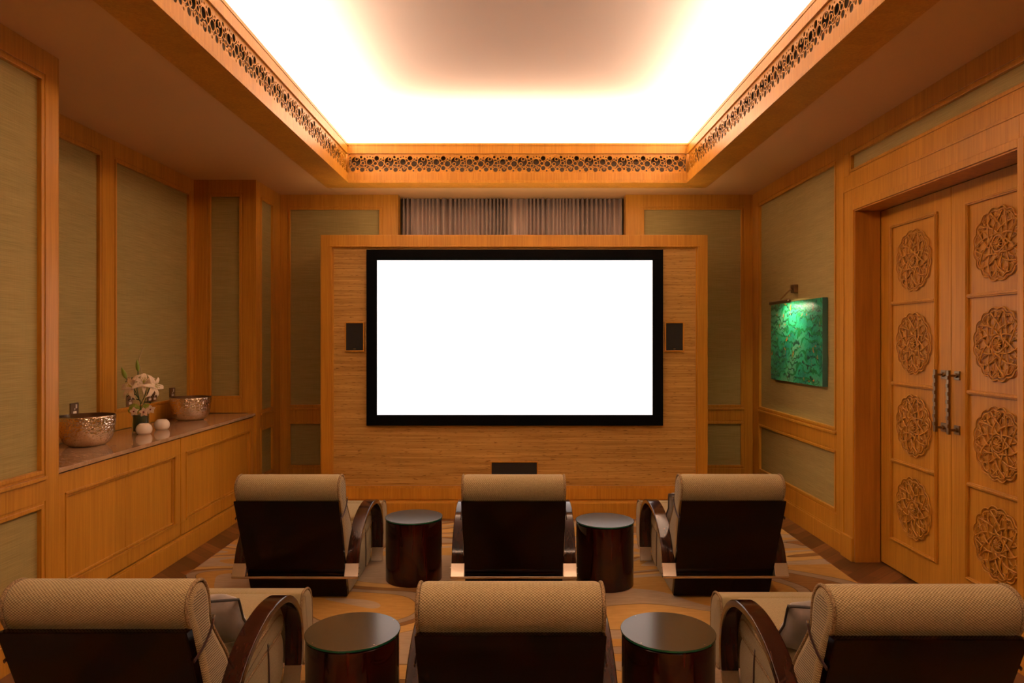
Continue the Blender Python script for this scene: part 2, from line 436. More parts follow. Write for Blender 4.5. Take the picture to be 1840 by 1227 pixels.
# coffer frame: soffit boards and upstand with the moulded lip
bm = new()
ZS = 3.0
for a, b in (((CO[0], CO[2], ZS), (CI[0]-.006, CO[3], H+.03)), ((CI[1]+.006, CO[2], ZS), (CO[1], CO[3], H+.03)), ((CI[0]-.006, CI[3]+.006, ZS), (CI[1]+.006, CO[3], H+.03)), ((CI[0]-.006, CO[2], ZS), (CI[1]+.006, CI[2]-.006, H+.03))): box(bm, a, b)
def coffer_band(bm, z0, z1, d=0.0, th=.03):
    """upstand ring; d = how far it stands into the opening"""
    x0, x1, y0, y1 = CI[0]+d, CI[1]-d, CI[2]+d, CI[3]-d
    box(bm, (x0-th-d, y0-th-d, z0), (x0, y1+th+d, z1)); box(bm, (x1, y0-th-d, z0), (x1+th+d, y1+th+d, z1))
    box(bm, (x0, y1, z0), (x1, y1+th+d, z1)); box(bm, (x0, y0-th-d, z0), (x1, y0, z1))
coffer_band(bm, 3.0005, 3.024, .008); coffer_band(bm, 3.0258, 3.094); coffer_band(bm, 3.024, 3.0258, -.0025, .02)
coffer_band(bm, 3.272, 3.340); coffer_band(bm, 3.340, 3.3435, -.005, .02); coffer_band(bm, 3.3435, 3.367, .002)
coffer_band(bm, H+.03, 3.30, -.075, .090)  # unseen backing ring, added to stop cove light leaking past the grilles
struct('trim_1', bm, 'oak', bevel=.0015)

# pierced circle grilles
PAT = [(1080,285,98),(1190,190,28),(1262,225,26),(1318,192,15),(1375,180,15),(1430,195,15),(1512,215,50),(1600,228,17),(1655,205,15),
 (1225,313,32),(1278,370,27),(1365,292,63),(1483,320,35),(1598,328,60),(1117,430,26),(1212,448,48),(1300,457,17),(1392,440,54),
 (1512,415,46),(1583,470,20),(1625,422,14),(1582,410,9),(1710,443,46),(1165,395,15),(1227,258,13),(1298,324,11),(1432,258,11),(1436,370,15),(1547,275,11),(1445,425,7),(1335,378,12),(1668,372,12),(1190,355,10)]
NEST = [(1095,232,38,30),(1047,333,36,28),(1392,416,25,18)]
RW = 10.5                                  # ring width in pattern units
_TILE = []
def grille_tile():
    """one pattern repeat as (verts, front faces) by constrained triangulation"""
    if _TILE: return _TILE
    U = .000445; W = 690; circ = []
    for x, y, q in PAT[:24]:
        for s_ in (-1, 0, 1):
            X = x-980+s_*W
            if -q-RW-5 < X < W+q+RW+5: circ.append((X, 325-y, q, False))
    nest = [(x-980+s_*W, 325-y, ri, True) for x, y, ro, ri in NEST for s_ in (-1, 0, 1) if -60 < x-980+s_*W < W+60]
    V = []; E = []
    def loop(x, y, q, n):
        b = len(V); V.extend(Vector((x+q*cos(2*pi*(i+.5)/n), y+q*sin(2*pi*(i+.5)/n))) for i in range(n)); E.extend((b+i, b+(i+1) % n) for i in range(n))
    for x, y, q, _ in circ+nest:
        n = 28 if q > 40 else 20 if q > 22 else 12
        loop(x, y, q, n); loop(x, y, q+RW, n)
    top, bot, h = 88, -98, 200
    for a, c in (((0, -h), (0, h)), ((W, -h), (W, h)), ((0, -h), (W, -h)), ((0, h), (W, h)), ((0, top), (W, top)), ((0, bot), (W, bot))):
        b = len(V); V.extend((Vector(a), Vector(c))); E.append((b, b+1))
    vo, eo, fo, *_ = geometry.delaunay_2d_cdt(V, E, [], 0, .02)
    F = []
    for f in fo:
        c = sum((vo[i] for i in f), Vector((0, 0)))/len(f)
        if not (0 < c.x < W and -h < c.y < h): continue
        solid = None
        for x, y, q, _ in nest:
            d = sqrt((c.x-x)**2+(c.y-y)**2)
            if d < q: solid = False; break
            if d < q+RW: solid = True; break
        if solid is None:
            ds = [(sqrt((c.x-x)**2+(c.y-y)**2)-q) for x, y, q, _ in circ]; m = min(ds)
            solid = False if m < 0 else True if m < RW else not (bot < c.y < top)
        if solid: F.append(tuple(f))
    _TILE[:] = [[(v.x*U, v.y*U) for v in vo], F, W*U]
    return _TILE
def grille_mesh(length, depth=.0035):
    tv, tf, per = grille_tile(); off = (length % per)/2-per if length % per else 0
    V = []; F = []
    k = 0
    used = sorted({i for f in tf for i in f}); rm = {i: n for n, i in enumerate(used)}
    edges = {}
    for f in tf:
        for a, b in zip(f, f[1:]+f[:1]): edges[(a, b)] = edges.get((a, b), 0)+1
    rim = [(a, b) for (a, b) in edges if (b, a) not in edges and not (abs(tv[a][0]-tv[b][0]) < 1e-6 and (tv[a][0] < 1e-5 or tv[a][0] > per-1e-5))]
    n = len(used)
    while off+k*per < length:
        x0 = off+k*per; b0 = len(V)
        for z in (depth/2, -depth/2): V += [(min(max(tv[i][0]+x0, 0), length), tv[i][1], z) for i in used]
        def inside(ids): return 0 < sum(tv[i][0] for i in ids)/len(ids)+x0 < length
        for f in tf:
            if inside(f): F.append([b0+rm[i] for i in f])
        for a, b in rim:
            if inside((a, b)): F.append([b0+rm[a], b0+rm[a]+n, b0+rm[b]+n, b0+rm[b]])
        k += 1
    me = bpy.data.meshes.new('pierced_panel'); me.from_pydata(V, [], F); me.update(); return me
def grille(name, length, mat, label, duct):
    g = empty(name, mat.translation); g.rotation_euler = mat.to_euler()
    me = grille_mesh(length); me.materials.clear(); me.materials.append(M['oak'])
    o = bpy.data.objects.new('pierced_panel', me); COL.objects.link(o); o.parent = g
    bm = new(); box(bm, (0, -.088, -.06), (length, .088, -.055)); box(bm, (0, -.088, -.055), (length, -.084, -.008)); box(bm, (0, .084, -.055), (length, .088, -.008))
    obj('duct', bm, 'duct_dark', g)
    tag(g, label, 'air grille', 'pierced grilles around the ceiling coffer')
    return g
# local x along strip, y up, z out toward the room centre
def gm(org, xa, za):
    ya = Vector((0, 0, 1)); m = Matrix((xa, ya, za)).transposed().to_4x4(); m.translation = org; return m
RC = .014
grille('air_grille', CI[1]-CI[0], gm(Vector((CI[0], CI[3]+RC, 3.181)), Vector((1, 0, 0)), Vector((0, -1, 0))), 'wooden grille pierced with circles on the far side of the coffer, above the screen', 1)
grille('air_grille', CI[3]-CI[2], gm(Vector((CI[0]-RC, CI[2], 3.181)), Vector((0, 1, 0)), Vector((1, 0, 0))), 'long wooden grille pierced with circles along the left side of the ceiling coffer', 1)
grille('air_grille', CI[3]-CI[2], gm(Vector((CI[1]+RC, CI[3], 3.181)), Vector((0, -1, 0)), Vector((-1, 0, 0))), 'long wooden grille pierced with circles along the right side of the ceiling coffer', 1)

# ------------------------------------------------------------------ wall joinery
bm = new(); WL = LEFT(-XW)
wainscot(bm, WL, YN, RY0-.002, [(-1.5, -.1), (.05, 1.45), (1.6, 3.516)])
box(bm, (-3.0, RY0-.002, 0), (-XW+.02, RY0+.006, H))            # end board of the pier
struct('trim_2', bm, 'oak', bevel=.002)
bm = new(); WR_ = LEFT(XR)
wainscot(bm, WR_, RY0+.007, RY1, [(RY0+.1, 4.955), (5.10, 6.30)], lower=False, rail=(.887, 1.012), base=False, z0=.89)
WRet = FAR(RY1)
wainscot(bm, WRet, XR+.02, -XW+.02, [(-2.83, -2.50)], lower=False, rail=(.887, 1.012), base=False, z0=.89)
wbox(bm, WRet, -2.46, -XW+.02, .0, .89, 0, .02)
struct('trim_3', bm, 'oak', bevel=.002)
bm = new()
wainscot(bm, WL, RY1-.0, YF, [(6.47, 6.83)])
struct('trim_4', bm, 'oak', bevel=.002)
bm = new(); WF = FAR(YF)
wainscot(bm, WF, -XW+.02, NX0, [(-2.31, -1.349)])
wainscot(bm, WF, NX1, XW-.02, [(1.253, 2.295)])
box(bm, (NX0+.0, YF-.0205, 0), (NX0+.012, 7.14, H)); box(bm, (NX1-.012, YF-.0205, 0), (NX1-.0, 7.14, H))
struct('trim_5', bm, 'oak', bevel=.002)
bm = new(); WRt = RIGHT(XW)
wainscot(bm, WRt, 5.06, YF, [(5.175, 6.85)])
wbox(bm, WRt, 3.0, 5.06, 2.90, H, 0, .02); wbox(bm, WRt, 3.0, 5.06, 2.637, 2.735, 0, .02); wbox(bm, WRt, 4.98, 5.06, 2.735, 2.90, 0, .02); wbox(bm, WRt, 3.0, 3.10, 2.735, 2.9, 0, .02)
bead(bm, WRt, 3.10, 4.98, 2.735, 2.90)
wainscot(bm, WRt, YN, 3.10, [(-1.5, -.1), (.05, 1.45), (1.6, 3.0)])
struct('trim_6', bm, 'oak', bevel=.002)
# door casing and lining
bm = new()
for d0, d1, o0, o1 in ((0, .030, 0, .17), (.030, .036, .012, .020), (.030, .040, .128, .17), (.0, .038, .165, .1705)):
    wbox(bm, WRt, DY1+.17-o1, DY1+.17-o0, 0, 2.637-o0, d0, d1)
    wbox(bm, WRt, DY0-.17+o0, DY0-.17+o1, 0, 2.637-o0, d0, d1)
    wbox(bm, WRt, DY0-.17+o1, DY1+.17-o1, 2.637-o1, 2.637-o0, d0, d1)
wbox(bm, WRt, DY1+.0, DY1+.172, 0, .165, 0, .05); wbox(bm, WRt, DY0-.172, DY0, 0, .165, 0, .05)
struct('trim_7', bm, 'oak', bevel=.003)
bm = new()
box(bm, (XW-.03, DY1, 0), (2.64, DY1+.0005, DZ)); box(bm, (XW-.03, DY1-.012, 0), (2.547, DY1, DZ-.012)); box(bm, (XW-.03, DY0, 0), (2.547, DY0+.012, DZ-.012)); box(bm, (XW-.03, DY0, DZ-.012), (2.547, DY1, DZ))
struct('trim_8', bm, 'oak_jamb', bevel=.0015)

# ------------------------------------------------------------------ carved double door
def medallion_mesh(R=.2):
    bm = new(); fl = (Vector((1, 0, 0)), .9)
    P = lambda r, a, d=0: Vector((-d, r*cos(a), r*sin(a)))
    n = 16
    # scalloped rim, two strands
    for rr, am, w in ((R-.015, .014, .0042), (R-.030, .010, .0034)):
        tube(bm, [P(rr+am*abs(sin(n/2*a)), a, .008) for a in (2*pi*i/192 for i in range(192))], w, 8, True)
    # interlaced straps: curved chords of a ten-point star
    for k in range(10):
        for w in (1, -1):
            a0 = 2*pi*k/10; pts = []
            for i in range(25):
                u = i/24; a = a0+w*radians(138)*(u); 
                r = (R-.024)*(1-.70*sin(pi*u)**.8); pts.append(P(r, a, .009+.003*sin(6*pi*u)*w))
            if w == 1: tube(bm, pts, .0044, 6)
    for k in range(n):
        a = 2*pi*(k+.5)/n
        # C scrolls hanging from each scallop
        for w in (1, -1):
            c = P(R-.042, a+w*.085, 0); pts = [c+Vector((-.008, .0125*cos(q*w+a+pi*.1), .0125*sin(q*w+a+pi*.1)))*1.0 for q in (i*.42 for i in range(10))]
            tube(bm, pts, .0034, 6)
        tube(bm, [P(R-.060, a, .008), P(R-.080, a+.03, .009), P(R-.100, a-.02, .008)], [.0022, .0052, .002], 6)
    for k in range(12):
        a = 2*pi*k/12
        tube(bm, [P(.010, a, .010), P(.022, a+.08, .013), P(.034, a, .009)], [.0025, .0058, .001], 6)
    tube(bm, [P(.043, a, .008) for a in (2*pi*i/48 for i in range(48))], .004, 6, True)
    tube(bm, [P(.058+.004*sin(10*a), a, .007) for a in (2*pi*i/80 for i in range(80))], .0032, 6, True)
    tube(bm, [Vector((0, 0, 0)), Vector((-.012, 0, 0)), Vector((-.018, 0, 0))], [.010, .009, .004], 12)
    for v in bm.verts: v.co.x *= .95
    return bm
XD = 2.55
WD = RIGHT(XD)
def door_leaf(name, y0, y1, label, pan0, pan1, hinge_far):
    root = empty(name, (XD, (y0+y1)/2, 0)); root['kind'] = 'structure'; tag(root, label, 'door')
    yc = (y0+y1)/2
    Wl = lambda s, t, d: (-d, s-yc, t)
    bm = new(); wbox(bm, Wl, y0+.002, y1-.002, .012, DZ-.014, -.045, 0); obj('leaf', bm, 'oak', root, bevel=.002)
    bm = new()
    z0, z1 = .205, 2.335; ring(bm, Wl, pan0, pan1, z0, z1, .02, -.001, .014); ring(bm, Wl, pan0+.006, pan1-.006, z0+.006, z1-.006, .008, .0, .020)
    for z in (.747, 1.265, 1.804):
        wbox(bm, Wl, pan0+.02, pan1-.02, z-.012, z+.012, 0, .014); wbox(bm, Wl, pan0+.02, pan1-.02, z-.005, z+.005, 0, .020)
    obj('panel_moulding', bm, 'oak', root, bevel=.003)
    return root, yc
d1, yc1 = door_leaf('door_1', 4.08, 4.868, 'carved wooden door leaf nearer the painting, with four round carvings', 4.205, 4.73, True)
d2, yc2 = door_leaf('door_2', 3.292, 4.08, 'carved wooden door leaf at the right edge of the photo, cut off by the frame', 3.415, 3.935, False)
_mb = medallion_mesh()
med = obj('carved_medallion', _mb, 'oak', d1, smooth=60); first = True
for dr, yc, yy in ((d1, yc1, 4.462), (d2, yc2, 3.675)):
    for z in (2.068, 1.535, 1.006, .476):
        o = med if first else med.copy()
        if not first: COL.objects.link(o)
        first = False; o.parent = dr; o.location = (0, yy-yc, z)
def door_handle(parent, y, yc, z0=1.012, z1=1.382):
    y = y-yc
    root = None
    bm = new()
    yb = y
    box(bm, (-.062, yb-.011, z0), (-.048, yb+.011, z1)); 
    for i in range(7):
        z = z0+.045+i*(z1-z0-.09)/6.0
        box(bm, (-.067, yb-.010, z-.008), (-.060, yb+.010, z+.014))
    h = obj('door_handle', bm, 'nickel_handle', parent, bevel=.0015)
    for z in (z0+.025, z1-.03):
        bm = new(); box(bm, (-.008, yb-.024, z-.026), (0, yb+.024, z+.026)); box(bm, (-.05, yb-.007, z-.007), (-.006, yb+.007, z+.007)); tube(bm, [Vector((-.008, yb, z)), Vector((-.020, yb, z))], .014, 12)
        obj('mount_plate', bm, 'nickel_handle', h, bevel=.0015)
door_handle(d1, 4.145, yc1); door_handle(d2, 4.018, yc2)

# ------------------------------------------------------------------ screen partition
YS = 6.15
root = empty('screen_partition', (0, YS, 0)); tag(root, 'wide wood framed partition lined with bamboo, holding the white screen', 'partition')
WS = lambda s, t, d: (s, -d, t)
PX0, PX1, PZ = -1.732, 1.692, 2.485
bm = new()
wbox(bm, WS, PX0, -1.632, .10, PZ, -.30, .0); wbox(bm, WS, 1.600, PX1, .10, PZ, -.30, 0); wbox(bm, WS, -1.632, 1.600, 2.385, PZ, -.30, 0)
wbox(bm, WS, -1.632, -1.620, .262, 2.385, -.1, -.010); wbox(bm, WS, 1.588, 1.600, .262, 2.385, -.1, -.010); wbox(bm, WS, -1.62, 1.588, 2.370, 2.385, -.1, -.010)
wbox(bm, WS, -1.655, 1.623, 2.378, 2.39, 0, .004); wbox(bm, WS, -1.64, -1.632, .26, 2.385, 0, .004); wbox(bm, WS, 1.6, 1.608, .26, 2.385, 0, .004)
obj('frame', bm, 'oak', root, bevel=.002)
bm = new(); wbox(bm, WS, -1.622, 1.590, .25, 2.375, -.28, -.022); obj('bamboo_panel', bm, 'bamboo', root)
bm = new(); wbox(bm, WS, PX0, PX1, .150, .25, -.3, .010); wbox(bm, WS, -1.632, 1.6, .25, .266, -.1, .002)
obj('bottom_rail', bm, 'oak', root, bevel=.002)
bm = new(); wbox(bm, WS, PX0-.02, PX1+.02, .0, .138, -.3, .10); wbox(bm, WS, PX0, PX1, .138, .1495, -.3, .0); obj('plinth', bm, 'oak', root, bevel=.002)

root = empty('projection_screen', (0, YS+.02, .8)); tag(root, 'white projection screen in a wide black border on the bamboo panel', 'screen')
WQ = lambda s, t, d: (s, -d, t-.8)
bm = new(); k0 = .005
ring(bm, WQ, -1.322, 1.292, .802, 2.353, .092, .0, .045); obj('border', bm, 'black_frame', root, bevel=.002)
bm = new(); wbox(bm, WQ, -1.2295, 1.1995, .895, 2.260, .002, .035); obj('screen_surface', bm, 'screen_white', root)

def speaker(name, x0, x1, z0, z1, label, badge=True):
    xc, zc = (x0+x1)/2, (z0+z1)/2
    r = empty(name, (xc, YS+.02, zc)); w, h = (x1-x0)/2, (z1-z0)/2
    Wq = lambda s, t, d: (s, -d, t)
    bm = new(); ring(bm, Wq, -w, w, -h, h, .011, 0, .022); obj('wood_surround', bm, 'oak', r, bevel=.001)
    bm = new(); wbox(bm, Wq, -w+.011, w-.011, -h+.011, h-.011, 0, .014); obj('speaker_cloth', bm, 'speaker_cloth', r)
    if badge:
        bm = new(); wbox(bm, Wq, -.010, .010, -h+.022, -h+.027, .014, .016); obj('badge', bm, 'steel_rod', r)
    tag(r, label, 'speaker')
speaker('wall_speaker', -1.518, -1.345, 1.453, 1.716, 'upright black speaker in the bamboo wall, left of the screen')
speaker('wall_speaker', 1.312, 1.483, 1.453, 1.716, 'upright black speaker in the bamboo wall, right of the screen')
speaker('wall_speaker', -.231, .192, .345, .484, 'flat wide black speaker low in the bamboo wall under the screen', False)

# curtain
bm = new(); nx, nz = 620, 8; g = []
for i in range(nx+1):
    u = i/nx; x = NX0+.014+(NX1-NX0-.028)*u
    ph = u*2*pi*26+1.6*sin(u*17)+.9*sin(u*41+1)
    a = .042+.018*sin(u*29+2)
    col = []
    for j in range(nz+1):
        w = j/nz
        sn = sin(ph+.35*w*sin(u*53)); y = 7.20+a*(1-.25*w)*(abs(sn)**1.6*2-1)+.008*sin(u*2*pi*57+w)
        col.append(bm.verts.new((x, y, .03+(3.016-.03)*w)))
    g.append(col)
for i in range(nx):
    for j in range(nz): bm.faces.new((g[i][j], g[i+1][j], g[i+1][j+1], g[i][j+1]))
o = obj('curtain', bm, 'curtain_satin', smooth=80); md = o.modifiers.new('s', 'SOLIDIFY'); md.thickness = .002
tag(o, 'grey brown pleated curtain hanging behind the screen partition', 'curtain')

# ------------------------------------------------------------------ rug
bm = new(); box(bm, (-2.175, .2, .0), (2.175, 5.93, .012)); o = obj('rug', bm, 'rug_wool', bevel=.003)
tag(o, 'large rug with flowing gold, taupe and brown shapes under the chairs', 'rug')

# ------------------------------------------------------------------ armchairs
PL = lambda z: -.4015*z       # rear face line of the shell
def chair_proto():
    root = empty('lounge_chair')
    # lacquered back shell
    bm = new()
    pr = [(PL(.012), .012), (PL(.638), .638), (PL(.638)+.045, .634), (PL(.012)+.045, .012)]
    A = [bm.verts.new((-.286-.0105*(z/.665), y, z)) for y, z in pr]; B = [bm.verts.new((.286+.0105*(z/.665), y, z)) for y, z in pr]
    for i in range(4): bm.faces.new((A[i], A[(i+1) % 4], B[(i+1) % 4], B[i]))
    bm.faces.new(A); bm.faces.new(B)
    obj('back_shell', bm, 'lacquer', root, bevel=.004)
    # back cushion with rolled head
    prof = cat([(-.214, .625), (-.238, .672), (-.243, .718), (-.222, .755), (-.175, .772), (-.125, .760), (-.090, .716), (-.076, .66), (-.073, .625), (-.055, .585), (-.005, .52), (.055, .445), (.100, .365), (.118, .290), (.10, .235), (.02, .20), (-.045, .20), (-.10, .34), (-.15, .49), (-.19, .58)], True, 5)
    bm = new(); loft_x(bm, prof, -.299, .299, .032)
    bc = obj('back_cushion', bm, ['tweed', 'tweed_rib'], root, smooth=40)
    for s in (-1, 1):
        bm = new(); pp = [Vector((s*.290, p[0], p[1])) for p in inset(prof, .004)[1:75]]; tube(bm, pp, .0065, 8); obj('piping', bm, 'piping', bc, smooth=60)
        bm = new(); pp = cat([(s*.301, -.070, .607), (s*.302, -.10, .575), (s*.302, -.15, .545), (s*.301, -.212, .528)], False, 5)
        tube(bm, pp, .0075, 6, flat=(Vector((1, 0, 0)), .4)); obj('strap', bm, 'leather_strap', bc, smooth=60)
        bm = new(); tube(bm, [Vector((s*.300, -.073, .618)), Vector((s*.306, -.073, .618))], .005, 10); obj('stud', bm, 'steel_rod', bc)
    # upholstered body down to the floor
    prof = cat([(.05, .016), (.30, .014), (.56, .016), (.655, .05), (.685, .15), (.665, .24), (.60, .270), (.45, .255), (.20, .235), (.04, .23), (-.035, .18), (.02, .07)], True, 4)
    bm = new(); loft_x(bm, prof, -.287, .287, .012); bd = obj('base', bm, ['tweed_fine', 'tweed_fine'], root, smooth=40)
    for s in (-1, 1):
        bm = new(); tube(bm, cat([(s*.289, .47, .285), (s*.290, .485, .22), (s*.290, .49, .12), (s*.289, .49, .03)], False, 4), .006, 6, flat=(Vector((1, 0, 0)), .5)); obj('strap', bm, 'leather_strap', bd, smooth=60)
    # seat cushion
    prof = cat([(.06, .215), (.30, .235), (.55, .255), (.66, .27), (.67, .315), (.62, .345), (.52, .343), (.35, .322), (.16, .292), (.07, .26)], True, 4)
    bm = new(); loft_x(bm, prof, -.290, .290, .02); sc = obj('seat_cushion', bm, ['tweed_fine', 'tweed_fine'], root, smooth=40)
    for s in (-1, 1):
        bm = new(); pp = [Vector((s*.284, p[0], p[1])) for p in prof]; tube(bm, pp, .006, 8, True); obj('piping', bm, 'piping', sc, smooth=60)
    # wider front roll ahead of the arms
    prof = cat([(.735, .10), (.715, .2), (.715, .32), (.73, .38), (.75, .400), (.82, .392), (.865, .35), (.88, .27), (.875, .16), (.84, .085), (.77, .07)], True, 5)
    bm = new(); loft_x(bm, prof, -.360, .360, .025)
    loft_x(bm, cat([(.50, .30), (.62, .29), (.76, .29), (.80, .33), (.78, .385), (.70, .396), (.58, .388), (.495, .366), (.475, .335)], True, 5), -.288, .288, .02)
    fr = obj('front_roll', bm, ['tweed_fine', 'tweed_fine'], root, smooth=40)
    for s in (-1, 1):
        bm = new(); pp = [Vector((s*.352, p[0], p[1])) for p in prof]; tube(bm, pp, .006, 8, True); obj('piping', bm, 'piping', fr, smooth=60)
    # looped arms
    path = cat([(-.06,.225),(-.02,.315),(.06,.390),(.17,.445),(.29,.472),(.40,.476),(.51,.458),(.605,.405),(.670,.325),(.695,.24),(.695,.16),(.682,.10)], False, 6)
    for s in (-1, 1):
        x0, x1 = s*.292, s*.367
        bm = new(); ribbon_loop(bm, path, .030, x0, x1); arm = obj('arm', bm, 'lacquer_arm', root, smooth=35, bevel=.004)
        bm = new(); ribbon_loop(bm, cat([(-.0605, .226), (-.078, .185), (-.092, .157)], False, 3), .026, x0-s*.002, x1+s*.002); obj('rear_cap', bm, 'steel_brushed', arm, smooth=35, bevel=.0015)
        bm = new(); ribbon_loop(bm, cat([(.682, .10), (.668, .055), (.650, .0145)], False, 4), .020, x0-s*.001, x1+s*.001); obj('front_foot', bm, 'steel_brushed', arm, smooth=35, bevel=.0015)
        for z in (.175, .205):
            bm = new(); tube(bm, [Vector((s*.367, -.088+(.175 if z < .2 else .205)*.4-.07, z)), Vector((s*.374, -.088+(.175 if z < .2 else .205)*.4-.07, z))], .0035, 8); obj('bolt', bm, 'steel_rod', arm)
    bm = new(); box(bm, (-.372, -.102, .147), (.372, -.078, .165)); obj('cross_bar', bm, 'steel_rod', root, bevel=.006)
    return root
proto = chair_proto()
CH = [(-1.297, 4.167, 0, 'loveseat-like'), ]
CHAIRS = [
 (-1.297, 4.167, 0.0, 'cream tweed armchair with lacquered back, leftmost in the far row by the cabinets'),
 (-.016, 4.167, 0.0, 'cream tweed armchair with lacquered back, in the middle of the far row below the screen'),
 (1.2275, 4.175, 0.0, 'cream tweed armchair with lacquered back, rightmost in the far row near the double door'),
 (-1.322, 2.415, 0.0, 'cream tweed armchair with grey pillow, near row, cut off by the left photo edge'),
 (-.018, 2.390, 0.0, 'cream tweed armchair in the middle of the near row, between two round tables'),
 (1.262, 2.365, 0.0, 'cream tweed armchair with grey pillow, near row, cut off by the right photo edge')]
for i, (x, y, r, lab) in enumerate(CHAIRS):
    c = proto if i == 0 else copy_tree(proto)
    c.location = (x, y, .012-.012*0); c.rotation_euler = (0, 0, r)
    tag(c, lab, 'armchair', 'six lounge chairs facing the screen')

# pillows
def pillow(x, y, z, rx, rz, label, sz=.2):
    bm = new(); n = 14; top = []; bot = []
    for i in range(n+1):
        ra, rb = [], []
        for j in range(n+1):
            u = -1+2*i/n; v = -1+2*j/n
            k = 1-.10*(1-abs(u*v))*(u*u if abs(u) > abs(v) else v*v)
            X, Z = u*sz*k, v*sz*k
            h = .055*max(0, (1-u**4)*(1-v**4))**.5
            cr = .003*sin(9*u+5*v)
            ra.append((X, -h+cr*(h > 0), Z)); rb.append((X, h+cr*(h > 0), Z))
        top.append(ra); bot.append(rb)
    V = {}
    def vv(p, key):
        if key not in V: V[key] = bm.verts.new(p)
        return V[key]
    for side, G in ((0, top), (1, bot)):
        for i in range(n):
            for j in range(n):
                q = []
                for a, b in ((i, j), (i+1, j), (i+1, j+1), (i, j+1)):
                    edge = a in (0, n) or b in (0, n)
                    q.append(vv(G[a][b], (a, b) if edge else (side, a, b)))
                bm.faces.new(q)
    o = obj('throw_pillow', bm, 'grey_velvet', smooth=80); o.location = (x, y, z); o.rotation_euler = (rx, 0, rz)
    bm = new(); loop = [top[i][0] for i in range(n)]+[top[n][j] for j in range(n)]+[top[n-i][n] for i in range(n)]+[top[0][n-j] for j in range(n)]
    tube(bm, [Vector(p) for p in loop], .005, 6, True); obj('piping', bm, 'grey_piping', o, smooth=60)
    tag(o, label, 'pillow', 'small grey pillows on the lounge chairs')
pillow(-1.205, 2.415+.30, .468, radians(42), radians(4), 'small grey piped pillow leaning in the armchair at the left photo edge', .15)
pillow(1.165, 2.365+.30, .462, radians(42), radians(-5), 'small grey piped pillow leaning in the armchair at the right photo edge', .15)
pillow(1.115, 4.175+.30, .475, radians(42), radians(-3), 'small grey pillow just visible in the rightmost armchair of the far row', .15)

# ------------------------------------------------------------------ side tables
def table_proto():
    r = empty('side_table')
    bm = new(); R = .181; lathe(bm, [(0, .0), (R-.004, .0), (R, .004), (R, .386), (R-.004, .390), (0, .390)], 96); obj('drum', bm, 'lacquer_table', r, smooth=40)
    bm = new(); lathe(bm, [(0, .3935), (R+.003, .3935)], 96); lathe(bm, [(0, .4015), (R+.002, .4015), (R+.003, .4005)], 96, mat=0); lathe(bm, [(R+.003, .3935), (R+.0035, .4005)], 96, mat=1)
    o = obj('glass_top', bm, ['tinted_glass', 'glass_edge'], r, smooth=40)
    for a in (.6, 2.2, 3.9, 5.4):
        bm = new(); lathe(bm, [(.0025, 0), (.0025, .0008), (0, .001)], 10, c=((R-.008)*cos(a), (R-.008)*sin(a), .4016)); obj('glass_pad', bm, 'steel_rod', r)
    return r
tp = table_proto()
for i, (x, y, lab) in enumerate([(-.665, 4.515, 'round dark lacquered side table in the far row, left of the middle chair'), (.562, 4.425, 'round dark lacquered side table in the far row, right of the middle chair'),
                                 (-.645, 2.745, 'round lacquered table with brown glass top, near row left of the middle chair'), (.597, 2.745, 'round lacquered table with brown glass top, near row right of the middle chair')]):
    c = tp if i == 0 else copy_tree(tp); c.location = (x, y, .012); tag(c, lab, 'side table', 'round side tables between the chairs')

# ------------------------------------------------------------------ sideboard
def cabinet(name, y0, y1, label):
    yc = (y0+y1)/2; r = empty(name, (-XW, yc, 0)); tag(r, label, 'cabinet', 'fitted base cabinets under the marble top')
    bm = new(); box(bm, (-.56, y0-yc+.002, .155), (-.024, y1-yc-.002, .855)); obj('carcass', bm, 'oak', r)
    W = lambda s, t, d: (d, s-yc, t)
    for k, (a, b) in enumerate(((y0+.003, yc-.001), (yc+.001, y1-.003))):
        bm = new()
        lo, hi = (a+.072, b) if k == 0 else (a, b-.072)
        wbox(bm, W, a, b, .160, .855, -.022, -.016)                       # recessed field
        wbox(bm, W, a, b, .745, .855, -.018, .0); wbox(bm, W, a, b, .160, .250, -.018, .0)
        if k == 0: wbox(bm, W, a, lo, .250, .745, -.018, 0)
        else: wbox(bm, W, hi, b, .250, .745, -.018, 0)
        for q, dd in ((.0, .006), (.016, -.005)):                           # bead
            wbox(bm, W, lo if k == 0 else lo, hi, .745-q-.012, .745-q+.002, -.018, dd-.001); wbox(bm, W, lo, hi, .25+q, .25+q+.012, -.018, dd-.001)
            if k == 0: wbox(bm, W, lo+q, lo+q+.012, .25, .745, -.018, dd-.001)
            else: wbox(bm, W, hi-q-.012, hi-q, .25, .745, -.018, dd-.001)
        obj('door', bm, 'oak', r, bevel=.0015)
cabinet('base_cabinet', 3.624, 4.972, 'fitted wooden base cabinet at the near end of the sideboard, under the first bowl')
cabinet('base_cabinet', 4.976, 6.350, 'fitted wooden base cabinet at the far end of the sideboard, under the second bowl')
bm = new(); box(bm, (-2.96, 3.624, .0), (-XW+.012, 6.355, .138)); box(bm, (-2.96, 3.624, .138), (-XW+.002, 6.355, .150)); struct('baseboard_left', bm, 'oak', bevel=.0015)
bm = new(); box(bm, (-2.945, 3.624, .864), (-2.384, 6.355, .887)); o = obj('countertop', bm, 'marble', bevel=.0015)
tag(o, 'long polished tan marble top over the fitted sideboard cabinets', 'countertop')

